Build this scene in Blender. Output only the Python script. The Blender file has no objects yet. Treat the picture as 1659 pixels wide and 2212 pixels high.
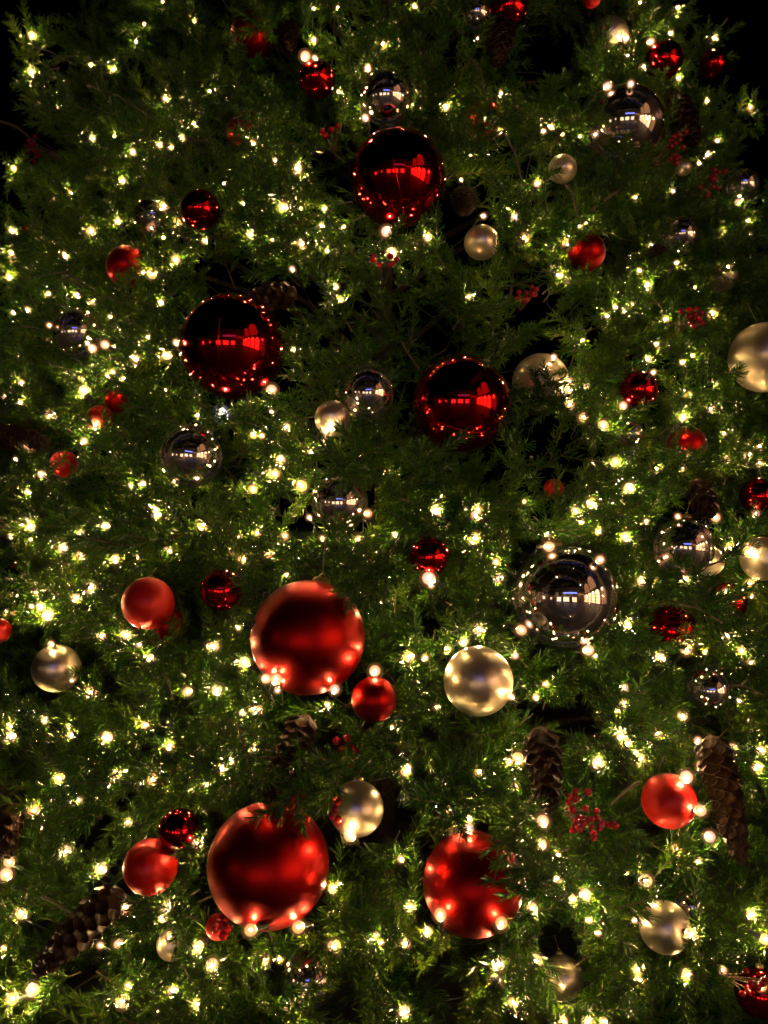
import bpy, bmesh, math, random
import numpy as np
from mathutils import Vector, Matrix, Quaternion

S = bpy.context.scene
COL = S.collection
rng = np.random.default_rng(11)
random.seed(11)

# ------------------------------------------------------------------ camera
PW, PH = 1659.0, 2212.0           # photo coordinates used in the tables below
CAMZ = 1.60
VFOV = math.radians(60)
FPX = (PH / 2) / math.tan(VFOV / 2)
cam_d = bpy.data.cameras.new('camera')
cam = bpy.data.objects.new('camera', cam_d); COL.objects.link(cam)
cam.location = (0, 0, CAMZ); cam.rotation_euler = (math.radians(90), 0, 0)
cam_d.sensor_fit = 'VERTICAL'; cam_d.sensor_height = 24.0
cam_d.angle_y = VFOV
cam_d.clip_start = 0.05; cam_d.clip_end = 400
cam_d.dof.use_dof = True; cam_d.dof.focus_distance = 1.95; cam_d.dof.aperture_fstop = 2.2
S.camera = cam

# ------------------------------------------------------------------ world: clear night
w = bpy.data.worlds.new('World'); S.world = w; w.use_nodes = True
nt = w.node_tree; bg = nt.nodes['Background']
sky = nt.nodes.new('ShaderNodeTexSky'); sky.sky_type = 'NISHITA'; sky.sun_disc = False
sky.sun_elevation = math.radians(-6); sky.sun_rotation = math.radians(200)
nt.links.new(sky.outputs[0], bg.inputs[0]); bg.inputs[1].default_value = 0.05

S.view_settings.view_transform = 'Standard'; S.view_settings.look = 'None'
S.view_settings.gamma = 1; S.view_settings.exposure = 0.0
S.view_settings.use_curve_mapping = False
cy = S.cycles
cy.use_denoising = True
try: cy.denoiser = 'OPENIMAGEDENOISE'
except Exception: pass
cy.max_bounces = 6; cy.diffuse_bounces = 2; cy.glossy_bounces = 4; cy.transmission_bounces = 2
cy.transparent_max_bounces = 10; cy.volume_bounces = 0
cy.caustics_reflective = False; cy.caustics_refractive = False
cy.sample_clamp_indirect = 2.0; cy.use_light_tree = True

# ------------------------------------------------------------------ tree surface
TY = 3.72; R0 = 1.72; TK = 0.32     # trunk axis distance, radius at camera height, taper
def rad(z): return R0 - TK * (z - CAMZ)
def ray(px, py):
    return np.array([(px - PW / 2) / FPX, 1.0, (PH / 2 - py) / FPX])
def on_tree(px, py, off=0.0):
    """point where the tree's outer surface (+off metres) stands along a photo ray"""
    d = ray(px, py)
    A = R0 + off
    a = d[0] ** 2 + d[1] ** 2 - (TK * d[2]) ** 2
    b = -2 * d[1] * TY + 2 * A * TK * d[2]
    c = TY ** 2 - A ** 2
    disc = b * b - 4 * a * c
    if disc <= 0:
        t = -b / (2 * a)
    else:
        t = (-b - math.sqrt(disc)) / (2 * a)
    p = d * t; p[2] += CAMZ
    return p
def depth(p): return p[1]
def outward(p):
    v = np.array([p[0], p[1] - TY, 0.0]); v /= np.linalg.norm(v)
    v[2] = TK; return v / np.linalg.norm(v)
def to_px(P):
    P = np.asarray(P)
    return np.stack([PW / 2 + FPX * P[..., 0] / P[..., 1], PH / 2 - FPX * (P[..., 2] - CAMZ) / P[..., 1]], -1)

# ------------------------------------------------------------------ materials
def mat(name):
    m = bpy.data.materials.new(name); m.use_nodes = True
    return m, m.node_tree, m.node_tree.nodes['Principled BSDF']
def simple(name, col, rough=0.5, metal=0.0, spec=0.5, var=0.0, scale=20.0, bump=0.0, bscale=60.0):
    m, t, b = mat(name)
    b.inputs['Base Color'].default_value = (*col, 1); b.inputs['Roughness'].default_value = rough
    b.inputs['Metallic'].default_value = metal; b.inputs['Specular IOR Level'].default_value = spec
    tc = t.nodes.new('ShaderNodeTexCoord')
    if var:
        n = t.nodes.new('ShaderNodeTexNoise'); n.inputs['Scale'].default_value = scale
        n.inputs['Detail'].default_value = 4
        t.links.new(tc.outputs['Object'], n.inputs['Vector'])
        r = t.nodes.new('ShaderNodeMapRange')
        r.inputs[3].default_value = 1 - var; r.inputs[4].default_value = 1 + var
        t.links.new(n.outputs[0], r.inputs[0])
        mx = t.nodes.new('ShaderNodeMix'); mx.data_type = 'RGBA'; mx.blend_type = 'MULTIPLY'
        mx.inputs[0].default_value = 1; mx.inputs[6].default_value = (*col, 1)
        t.links.new(r.outputs[0], mx.inputs[7]); t.links.new(mx.outputs[2], b.inputs['Base Color'])
    if bump:
        n = t.nodes.new('ShaderNodeTexNoise'); n.inputs['Scale'].default_value = bscale
        t.links.new(tc.outputs['Object'], n.inputs['Vector'])
        bp = t.nodes.new('ShaderNodeBump'); bp.inputs['Strength'].default_value = bump
        bp.inputs['Distance'].default_value = 0.05
        t.links.new(n.outputs[0], bp.inputs['Height']); t.links.new(bp.outputs[0], b.inputs['Normal'])
    return m
def ball_mat(name, col, rough, rvar, bump, coat=0.0, metal=1.0, seam=False):
    """metallised plastic: even tint, patchy haze in the gloss, very slight waviness of the shell"""
    m, t, b = mat(name)
    b.inputs['Base Color'].default_value = (*col, 1); b.inputs['Metallic'].default_value = metal
    b.inputs['Coat Weight'].default_value = coat; b.inputs['Coat Roughness'].default_value = 0.04
    tc = t.nodes.new('ShaderNodeTexCoord'); oi = t.nodes.new('ShaderNodeObjectInfo')
    ad = t.nodes.new('ShaderNodeVectorMath'); ad.operation = 'ADD'
    sc = t.nodes.new('ShaderNodeMath'); sc.operation = 'MULTIPLY'; sc.inputs[1].default_value = 40
    t.links.new(oi.outputs['Random'], sc.inputs[0])
    t.links.new(tc.outputs['Object'], ad.inputs[0]); t.links.new(sc.outputs[0], ad.inputs[1])
    n = t.nodes.new('ShaderNodeTexNoise'); n.inputs['Scale'].default_value = 2.2; n.inputs['Detail'].default_value = 5
    t.links.new(ad.outputs[0], n.inputs['Vector'])
    r = t.nodes.new('ShaderNodeMapRange'); r.inputs[1].default_value = 0.35; r.inputs[2].default_value = 0.7
    r.inputs[3].default_value = rough; r.inputs[4].default_value = rough + rvar
    t.links.new(n.outputs[0], r.inputs[0]); t.links.new(r.outputs[0], b.inputs['Roughness'])
    n2 = t.nodes.new('ShaderNodeTexNoise'); n2.inputs['Scale'].default_value = 1.7; n2.inputs['Detail'].default_value = 1
    t.links.new(ad.outputs[0], n2.inputs['Vector'])
    bp = t.nodes.new('ShaderNodeBump'); bp.inputs['Strength'].default_value = 1; bp.inputs['Distance'].default_value = bump
    t.links.new(n2.outputs[0], bp.inputs['Height'])
    sx = t.nodes.new('ShaderNodeSeparateXYZ'); t.links.new(tc.outputs['Object'], sx.inputs[0])
    ab = t.nodes.new('ShaderNodeMath'); ab.operation = 'ABSOLUTE'; t.links.new(sx.outputs[0], ab.inputs[0])
    sm = t.nodes.new('ShaderNodeMapRange'); sm.interpolation_type = 'SMOOTHSTEP'
    sm.inputs[1].default_value = 0.004; sm.inputs[2].default_value = 0.014; sm.inputs[3].default_value = 1; sm.inputs[4].default_value = 0
    t.links.new(ab.outputs[0], sm.inputs[0])
    b2 = t.nodes.new('ShaderNodeBump'); b2.inputs['Strength'].default_value = 1; b2.inputs['Distance'].default_value = 0.0006
    t.links.new(sm.outputs[0], b2.inputs['Height']); t.links.new(bp.outputs[0], b2.inputs['Normal'])
    t.links.new((b2 if seam else bp).outputs[0], b.inputs['Normal'])
    return m

M = {}
M['mirror_red'] = ball_mat('mirror_red_plastic', (0.66, 0.009, 0.011), 0.055, 0.05, 0.0012, seam=True)
M['satin_red'] = ball_mat('satin_red_plastic', (0.38, 0.007, 0.005), 0.33, 0.06, 0.001)
M['bright_red'] = ball_mat('bright_red_lacquer', (0.56, 0.008, 0.004), 0.36, 0.10, 0.001, metal=0.35)
M['champagne'] = ball_mat('champagne_satin_plastic', (0.76, 0.65, 0.47), 0.30, 0.08, 0.001, metal=0.92)
M['silver'] = ball_mat('mirror_silver_plastic', (0.95, 0.91, 0.85), 0.02, 0.03, 0.0012)
t = M['silver'].node_tree; out = t.nodes['Material Output']; b0 = t.nodes['Principled BSDF']
tr = t.nodes.new('ShaderNodeBsdfTransparent'); mxs = t.nodes.new('ShaderNodeMixShader'); mxs.inputs[0].default_value = 0.22
t.links.new(b0.outputs[0], mxs.inputs[1]); t.links.new(tr.outputs[0], mxs.inputs[2]); t.links.new(mxs.outputs[0], out.inputs['Surface'])
M['cap'] = simple('brass_cap', (0.55, 0.42, 0.2), 0.3, 1.0)
M['thread'] = simple('hanging_thread', (0.25, 0.2, 0.1), 0.7)
M['bark'] = simple('dark_bark', (0.03, 0.02, 0.012), 0.85, var=0.4, scale=30, bump=0.6)
M['stem'] = simple('twig_wrapped_wire', (0.075, 0.06, 0.022), 0.6, var=0.35, scale=60)
M['wire'] = simple('dark_green_wire', (0.006, 0.014, 0.007), 0.45)
M['socket'] = simple('dark_green_socket', (0.01, 0.022, 0.011), 0.4)
M['scale'] = simple('cone_scale_wood', (0.024, 0.010, 0.004), 0.5, spec=0.22, var=0.5, scale=35)
M['core'] = simple('cone_core_wood', (0.05, 0.026, 0.013), 0.8, var=0.3)
M['berry'] = simple('glossy_red_berry', (0.28, 0.005, 0.007), 0.2, var=0.25, scale=25)
M['berry_stem'] = simple('brown_berry_stem', (0.07, 0.04, 0.02), 0.7)

# plastic needles: three greens mixed by a per-face attribute and by clump
m, t, b = mat('green_plastic_needles')
at = t.nodes.new('ShaderNodeAttribute'); at.attribute_name = 'tint'
oi = t.nodes.new('ShaderNodeObjectInfo')
rm = t.nodes.new('ShaderNodeValToRGB')
e = rm.color_ramp.elements
e[0].position = 0.0; e[0].color = (0.012, 0.055, 0.008, 1)
e[1].position = 1.0; e[1].color = (0.125, 0.210, 0.009, 1)
k = rm.color_ramp.elements.new(0.5); k.color = (0.040, 0.122, 0.007, 1)
t.links.new(at.outputs['Fac'], rm.inputs[0]); t.links.new(rm.outputs[0], b.inputs['Base Color'])
b.inputs['Roughness'].default_value = 0.27; b.inputs['Specular IOR Level'].default_value = 0.30
M['needle'] = m

WARM = (1.0, 0.62, 0.25)
def emis(name, col, s):
    m = bpy.data.materials.new(name); m.use_nodes = True; t = m.node_tree
    for n in list(t.nodes): t.nodes.remove(n)
    o = t.nodes.new('ShaderNodeOutputMaterial'); e = t.nodes.new('ShaderNodeEmission')
    e.inputs[0].default_value = (*col, 1); e.inputs[1].default_value = s
    t.links.new(e.outputs[0], o.inputs['Surface']); return m
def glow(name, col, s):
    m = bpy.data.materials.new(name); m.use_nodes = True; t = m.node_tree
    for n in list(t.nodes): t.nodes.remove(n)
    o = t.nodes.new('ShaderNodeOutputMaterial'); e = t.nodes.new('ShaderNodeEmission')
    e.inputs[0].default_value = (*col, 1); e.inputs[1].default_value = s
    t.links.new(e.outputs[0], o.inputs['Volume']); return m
M['led'] = emis('lit_filament', WARM, 3100.0)
M['halo'] = glow('bulb_bloom_halo', (1.0, 0.42, 0.12), 3.4)  # lens bloom round each lamp, imitated by a faint glowing volume
M['inner'] = glow('bulb_inner_frost', (1.0, 0.46, 0.22), 72.0)
M['inner_amber'] = glow('amber_bulb_inner_frost', (1.0, 0.42, 0.14), 66.0)
M['inner_pink'] = glow('rosy_bulb_inner_frost', (1.0, 0.45, 0.30), 70.0)
M['halo_cool'] = glow('white_bulb_bloom_halo', (0.85, 0.75, 0.85), 3.5)  # the same imitated bloom, for the white bulb
M['inner_cool'] = glow('white_bulb_inner_frost', (1.0, 0.95, 1.0), 70.0)

# ------------------------------------------------------------------ mesh helpers
def new_mesh(name, V, F, m=None, smooth=False, tint=None):
    me = bpy.data.meshes.new(name)
    V = np.asarray(V, dtype=np.float32)
    if isinstance(F, np.ndarray):
        n, c = F.shape
        me.vertices.add(len(V)); me.vertices.foreach_set('co', V.ravel())
        me.loops.add(n * c); me.loops.foreach_set('vertex_index', F.astype(np.int32).ravel())
        me.polygons.add(n); me.polygons.foreach_set('loop_start', np.arange(0, n * c, c, dtype=np.int32))
        me.update(calc_edges=True)
    else:
        me.from_pydata([tuple(map(float, v)) for v in V], [], F); me.update()
    if smooth: me.polygons.foreach_set('use_smooth', np.ones(len(me.polygons), dtype=bool))
    if tint is not None:
        a = me.attributes.new('tint', 'FLOAT', 'FACE'); a.data.foreach_set('value', np.asarray(tint, dtype=np.float32))
    if m is not None: me.materials.append(m)
    return me
def obj(name, me, parent=None, loc=None, rot=None, scale=None):
    o = bpy.data.objects.new(name, me); COL.objects.link(o)
    if parent is not None: o.parent = parent
    if loc is not None: o.location = loc
    if rot is not None:
        o.rotation_mode = 'QUATERNION'; o.rotation_quaternion = rot
    if scale is not None: o.scale = (scale,) * 3 if np.isscalar(scale) else scale
    return o
def thing(name, label, cat, loc=(0, 0, 0), group=None):
    o = obj(name, None, loc=loc); o.empty_display_size = 0.05
    o['label'] = label; o['category'] = cat
    if group: o['group'] = group
    return o
def box(V, F, c, s):
    i = len(V)
    for dx in (-1, 1):
        for dy in (-1, 1):
            for dz in (-1, 1): V.append((c[0] + dx * s[0] / 2, c[1] + dy * s[1] / 2, c[2] + dz * s[2] / 2))
    F += [(i, i+1, i+3, i+2), (i+4, i+6, i+7, i+5), (i, i+4, i+5, i+1), (i+2, i+3, i+7, i+6), (i, i+2, i+6, i+4), (i+1, i+5, i+7, i+3)]
def box_mesh(name, c, s, m):
    V, F = [], []; box(V, F, c, s); return new_mesh(name, V, F, m)
def tube(V, F, pts, r, n=4, r1=None):
    pts = [np.asarray(p, float) for p in pts]; i0 = len(V)
    for k, p in enumerate(pts):
        d = pts[min(k + 1, len(pts) - 1)] - pts[max(k - 1, 0)]
        d = d / (np.linalg.norm(d) + 1e-9)
        u = np.cross(d, (0.31, 0.17, 0.93)); u /= np.linalg.norm(u) + 1e-9; v = np.cross(d, u)
        rr = r if r1 is None else r + (r1 - r) * k / (len(pts) - 1)
        for j in range(n):
            a = 2 * math.pi * j / n
            V.append(tuple(p + rr * (math.cos(a) * u + math.sin(a) * v)))
    for k in range(len(pts) - 1):
        for j in range(n):
            a = i0 + k * n + j; b_ = i0 + k * n + (j + 1) % n
            F.append((a, b_, b_ + n, a + n))
def ico(sub, sc=(1, 1, 1)):
    bm = bmesh.new(); bmesh.ops.create_icosphere(bm, subdivisions=sub, radius=1)
    V = np.array([v.co for v in bm.verts]) * np.array(sc); F = np.array([[v.index for v in f.verts] for f in bm.faces])
    bm.free(); return V, F
def lathe(prof, n=24):
    V, F = [], []
    for r, z in prof:
        for j in range(n):
            a = 2 * math.pi * j / n; V.append((r * math.cos(a), r * math.sin(a), z))
    for k in range(len(prof) - 1):
        for j in range(n):
            F.append((k * n + j, k * n + (j + 1) % n, (k + 1) * n + (j + 1) % n, (k + 1) * n + j))
    return V, F
def quat(zdir, roll=0.0):
    """rotation taking +Z to zdir"""
    z = Vector(zdir).normalized()
    return z.to_track_quat('Z', 'Y') @ Quaternion((0, 0, 1), roll)

# ------------------------------------------------------------------ setting: paving and the lit street behind the viewer (seen in the mirror balls)
V, F = lathe([(0.0, 0), (70, 0)], 48)
pav = obj('pavement', new_mesh('pavement', V, F, simple('grey_paving', (0.035, 0.03, 0.028), 0.6, var=0.3, scale=1.5)))
pav['kind'] = 'structure'

wall_m = simple('night_facade', (0.10, 0.085, 0.075), 0.8, var=0.2, scale=0.8)
win_m = emis('lit_shop_window', (1.0, 0.66, 0.40), 2.3)
warm_m = emis('lit_arcade_glazing', (1.0, 0.54, 0.28), 3.8)
hot_m = emis('hot_lamp', (1.0, 0.78, 0.52), 9.0)
blue_m = emis('blue_neon_sign', (0.16, 0.2, 1.0), 3.2)
fasc_m = emis('backlit_orange_fascia', (1.0, 0.42, 0.16), 0.45)

shop = thing('shop_building', 'dark shopfront with lit windows and blue sign, mirrored in the silver balls', 'building', (0, -11.5, 0))
obj('wall', box_mesh('wall', (0, -3, 4.2), (34, 6, 8.4), wall_m), shop)
for x, wd in ((-5.6, 2.6), (-1.6, 2.8), (2.2, 2.0)):
    wn = obj('window', box_mesh('window', (x, 0.03, 1.55), (wd, 0.1, 2.3), win_m), shop)
    V, F = [], []
    box(V, F, (x, 0.10, 1.55), (0.12, 0.08, 2.3)); box(V, F, (x, 0.10, 2.76), (wd + .2, 0.12, 0.12)); box(V, F, (x, 0.10, 0.34), (wd + .2, 0.12, 0.12))
    obj('frame', new_mesh('frame', V, F, wall_m), wn)
obj('sign', box_mesh('sign', (0.4, 0.14, 5.0), (6.4, 0.28, 0.75), blue_m), shop)
obj('fascia', box_mesh('fascia', (7.4, 0.08, 4.4), (6.6, 0.16, 0.8), fasc_m), shop)

arc = thing('arcade_building', 'tall warm lit arcade facade, mirrored on the sides of the shiny balls', 'building', (8.0, -4.2, 0))
obj('wall', box_mesh('wall', (3.0, 0, 5.0), (6, 22, 10), wall_m), arc)
def arch(name, y, wd, h, parent, m):
    pts = [(-wd / 2, 0.2), (wd / 2, 0.2)]
    for k in range(9):
        a = math.pi * k / 8; pts.append((wd / 2 * math.cos(a), h - wd / 2 + wd / 2 * math.sin(a)))
    V = [(-0.06, y + p[0], p[1]) for p in pts] + [(0.0, y + p[0], p[1]) for p in pts]; n = len(pts)
    F = [tuple(range(n)), tuple(range(2 * n - 1, n - 1, -1))] + [(k, (k + 1) % n, n + (k + 1) % n, n + k) for k in range(n)]
    o = obj(name, new_mesh(name, V, F, m), parent); return o
dome_m = emis('dim_upper_glazing', (1.0, 0.42, 0.18), 0.55)
for y, wd, h, z0, gm in ((-7.6, 1.9, 3.9, 0, warm_m), (-5.2, 1.9, 3.9, 0, warm_m), (-2.8, 1.9, 4.1, 0, warm_m), (-.4, 1.9, 4.1, 0, warm_m), (2.0, 1.9, 3.9, 0, warm_m), (4.4, 1.9, 3.9, 0, dome_m),
                         (-4.2, 3.4, 4.4, 4.6, dome_m), (0.2, 4.2, 5.0, 4.7, dome_m)):
    g = arch('window', y, wd, h, arc, gm); g.location.z = z0
    V, F = [], []
    for k in (-1, 0, 1): box(V, F, (-0.1, y + k * wd / 3, h * .42), (0.07, 0.09, h * .8))
    for k in range(1, 4): box(V, F, (-0.11, y, h * .2 * k), (0.05, wd, 0.09))
    obj('frame', new_mesh('frame', V, F, wall_m), g)
for y in (-8.6, -4.4, -0.1, 0.3 + 4.2):
    V, F = ico(2, (.28, .28, .34)); V = V + np.array([-0.42, y, 3.3])
    l = obj('wall_lamp', new_mesh('wall_lamp', V, F, hot_m, True), arc)
    obj('bracket', box_mesh('bracket', (-0.2, y, 2.9), (0.4, 0.08, 0.08), wall_m), l)
side = thing('lit_kiosk', 'low kiosk with small lit windows, mirrored at the rim of the shiny balls', 'kiosk', (-9.5, -6, 0))
obj('wall', box_mesh('wall', (-1.5, 0, 1.9), (3, 10, 3.8), wall_m), side)
for y in (-3.0, 1.8):
    obj('window', box_mesh('window', (0.03, y, 2.0), (0.1, 1.1, 1.1), win_m), side)

# ------------------------------------------------------------------ baubles  (px, py, radius px, depth offset m, finish, label)
BALLS = [
 # large
 (860,385,105, .01,'mirror_red','topmost of the three large mirror red balls'),
 (503,748,115, .02,'mirror_red','large mirror red ball left of the dark gap, pine cone behind it'),
 (997,872,107, .00,'mirror_red','large mirror red ball below the dark gap in the tree'),
 (665,1377,125,.03,'satin_red','large satin red ball with two bulbs at its lower edge'),
 (580,1868,133,.03,'satin_red','largest satin red ball, needles hanging over its top'),
 (1022,1908,110,.00,'satin_red','large satin red ball low on the tree, branch covering its side'),
 (1221,1290,115,.02,'silver','largest mirror silver ball'),
 (1350,270,84, .00,'silver','big mirror silver ball near the top beside a pine cone'),
 # mirror red, small
 (684,170,41, .00,'mirror_red','small mirror red ball high on the tree under a pair of bulbs'),
 (433,453,43, .02,'mirror_red','small mirror red ball overlapping a silver ball'),
 (1380,842,42,-.03,'mirror_red','small mirror red ball half sunk in needles, bulbs at its top'),
 (478,1275,46, .00,'mirror_red','small mirror red ball cut by needles, next to the big satin ball'),
 (928,1203,44, .01,'mirror_red','small mirror red ball with one bulb glowing at its foot'),
 (387,1792,45, .02,'mirror_red','small mirror red ball touching a bright red ball'),
 (1434,130,41, .00,'mirror_red','small mirror red ball near the upper dark edge of the tree'),
 (1100,18,42,-.04,'mirror_red','dark mirror red ball at the top edge of the photo'),
 (1450,1362,56,-.05,'mirror_red','mirror red ball deep behind a twig, only its middle showing'),
 (1572,1300,42,-.05,'mirror_red','mirror red ball mostly hidden behind needles under a champagne ball'),
 (1640,2145,52,-.03,'mirror_red','mirror red ball in the bottom corner of the photo'),
 (78,490,30,-.04,'mirror_red','small dark red ball near the outer edge, above a bulb'),
 (1540,138,30,-.02,'mirror_red','dim dark red ball on the outermost edge of the tree'),
 # satin / bright red, small
 (548,75,50,-.05,'satin_red','satin red ball near the top, mostly in shadow'),
 (536,288,46,-.045,'satin_red','satin red ball below the shadowed one, bulb at its rim'),
 (275,576,46,-.05,'satin_red','satin red ball of which only the upper cap shows'),
 (1265,545,43,-.03,'satin_red','satin red ball with a bulb at its left rim'),
 (320,1303,57, .02,'bright_red','bright red ball above a half hidden red ball'),
 (368,1352,37,-.04,'satin_red','half hidden red ball tucked under a bright red ball'),
 (808,1511,50, .03,'satin_red','small satin red ball hanging below a bulb beside the big satin ball'),
 (325,1872,59, .01,'bright_red','bright red ball below the touching mirror red ball'),
 (1445,1730,59, .02,'bright_red','bright red ball between the berries and a long pine cone'),
 (1638,1072,40, .00,'mirror_red','red ball cut off by the right edge of the photo'),
 (1482,962,44,-.06,'satin_red','satin red ball wedged between needles, two bulbs below'),
 (1046,262,42,-.06,'satin_red','dim satin red ball covered by a needle spray'),
 (215,905,30,-.05,'satin_red','small orange red ball glowing right behind a bulb'),
 (138,1003,30,-.09,'bright_red','small bright red ball showing only a sliver'),
 (-2,1362,26, .00,'bright_red','bright red ball cut by the left edge of the photo'),
 (1196,1056,22,-.09,'bright_red','tiny red ball in the dark needles'),
 (472,2002,28,-.04,'bright_red','small red ball under the largest satin ball'),
 (252,868,26,-.08,'satin_red','dark red ball deep in needles above the orange red one'),
 (1278,-4,20,-.02,'bright_red','tiny bright red ball at the very top'),
 # champagne
 (1215,365,31,-.02,'champagne','small champagne ball below the big silver ball'),
 (1318,78,40,-.05,'champagne','champagne ball near the top edge beside a bright bulb'),
 (1040,524,38,-.036,'champagne','champagne ball above the dark gap'),
 (1556,597,36,-.05,'champagne','champagne ball showing as a crescent near the outer edge'),
 (1168,825,62,-.04,'champagne','champagne ball right of the dark gap, dark branch in front'),
 (718,904,39, .01,'champagne','small champagne ball touching a silver ball'),
 (1652,772,76, .10,'champagne','large champagne ball cut by the right edge of the photo'),
 (122,1444,52, .01,'champagne','champagne ball alone at the far left'),
 (1033,1471,76, .02,'champagne','biggest whole champagne ball, in the middle of the tree'),
 (770,1747,60, .03,'champagne','champagne ball behind the largest satin red ball'),
 (1436,2003,55, .01,'champagne','champagne ball low at the side, silver ball behind it'),
 (1648,1207,48, .06,'champagne','champagne ball at the edge beside two bright bulbs'),
 (1531,1212,33,-.06,'champagne','champagne ball peeping out behind a silver ball'),
 (1476,362,18,-.03,'champagne','tiny champagne ball under the berries'),
 (1215,2112,46,-.12,'champagne','dim champagne ball in the dark foot of the tree'),
 (372,2040,34,-.09,'champagne','champagne ball sunk in the dark lower branches'),
 # silver
 (834,213,58,-.01,'silver','silver ball right above the topmost large red ball'),
 (335,472,48,-.04,'silver','silver ball half behind a small mirror red ball'),
 (168,720,54, .00,'silver','silver ball near the left with a cluster of bulbs at its side'),
 (796,850,57, .00,'silver','silver ball left of the dark gap, touching a champagne ball'),
 (413,985,70, .02,'silver','middle sized silver ball under the lone white bulb'),
 (734,1086,63,-.01,'silver','silver ball in the middle of the tree under needles'),
 (1476,1182,66,-.01,'silver','silver ball overlapping a champagne ball'),
 (1531,1490,46,-.03,'silver','silver ball dotted with lights above a long pine cone'),
 (1470,508,40,-.01,'silver','silver ball near the outer edge above a cone tip'),
 (668,2112,66,-.04,'silver','lowest silver ball, in the dark foot of the tree'),
 (1489,1957,32,-.04,'silver','silver ball peeping out behind a champagne ball low down'),
 (1030,30,32,-.04,'silver','small silver ball at the top edge of the photo'),
 (1604,400,36,-.02,'silver','silver ball on the outer edge of the tree'),
 (1362,937,28,-.05,'silver','small silver ball under the sunken mirror red ball'),
 (40,1250,38,-.04,'silver','dark silver ball near the left edge'),
 (44,838,32,-.04,'silver','dark silver ball by the pine cone at the left edge'),
]
bs = bmesh.new(); bmesh.ops.create_uvsphere(bs, u_segments=72, v_segments=40, radius=1)
SV = np.array([v.co for v in bs.verts]); SF = [[v.index for v in f.verts] for f in bs.faces]; bs.free()
# the moulded seam: a hair-thin ridge round the shell
SVs = SV.copy()
ball_me = {k: new_mesh('ball_' + k, SVs, SF, M[k], True) for k in ('mirror_red', 'satin_red', 'bright_red', 'champagne', 'silver')}
prof = [(0.17, 0.985), (0.175, 1.03), (0.16, 1.10), (0.145, 1.12), (0.05, 1.135), (0.0, 1.135)]
V, F = lathe(prof, 20); cap_me = new_mesh('cap', V, F, M['cap'], True)
V, F = [], []
tube(V, F, [(0.06 * math.cos(a), 0, 1.17 + 0.06 * math.sin(a)) for a in np.linspace(-math.pi / 2, 1.5 * math.pi, 13)], 0.012, 5)
ring_me = new_mesh('ring', V, F, M['cap'], True)
V, F = [], []
tube(V, F, [(0, 0, 1.2), (0.03, 0.15, 1.5), (0.0, 0.5, 1.8)], 0.01, 4); thr_me = new_mesh('thread', V, F, M['thread'])
BC, BR, BPX = [], [], []
CATN = {'mirror_red': 'mirror_red_ornament', 'satin_red': 'satin_red_ornament', 'bright_red': 'bright_red_ornament', 'champagne': 'champagne_ornament', 'silver': 'silver_ornament'}
for (px, py, rp, off, kind, lab) in BALLS:
    s = on_tree(px, py, off)
    r = rp / FPX * s[1]
    c = on_tree(px, py, off - (0.12 if off > -.035 else 0.5) * r)
    r = rp / FPX * c[1] * 0.985
    BC.append(c); BR.append(r); BPX.append((px, py, rp))
    o = thing(CATN[kind], lab, 'ornament', tuple(c), kind.replace('_', ' ') + ' balls on the tree')
    tilt = quat((random.uniform(-.35, .35), random.uniform(.3, .6), 1), random.uniform(0, 6.28)) if random.random() < .4 else quat((random.uniform(-.5, .5) - c[0] * .3, random.uniform(1.2, 2.2), 1), random.uniform(0, 6.28))
    bb = obj('ball', ball_me[kind], o, rot=tilt, scale=r)
    q = min(r, .06) / r          # caps come in about one size
    cp = obj('cap', cap_me, o, rot=tilt, scale=r)
    obj('ring', ring_me, cp); obj('thread', thr_me, cp)
BC = np.array(BC); BR = np.array(BR)

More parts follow.
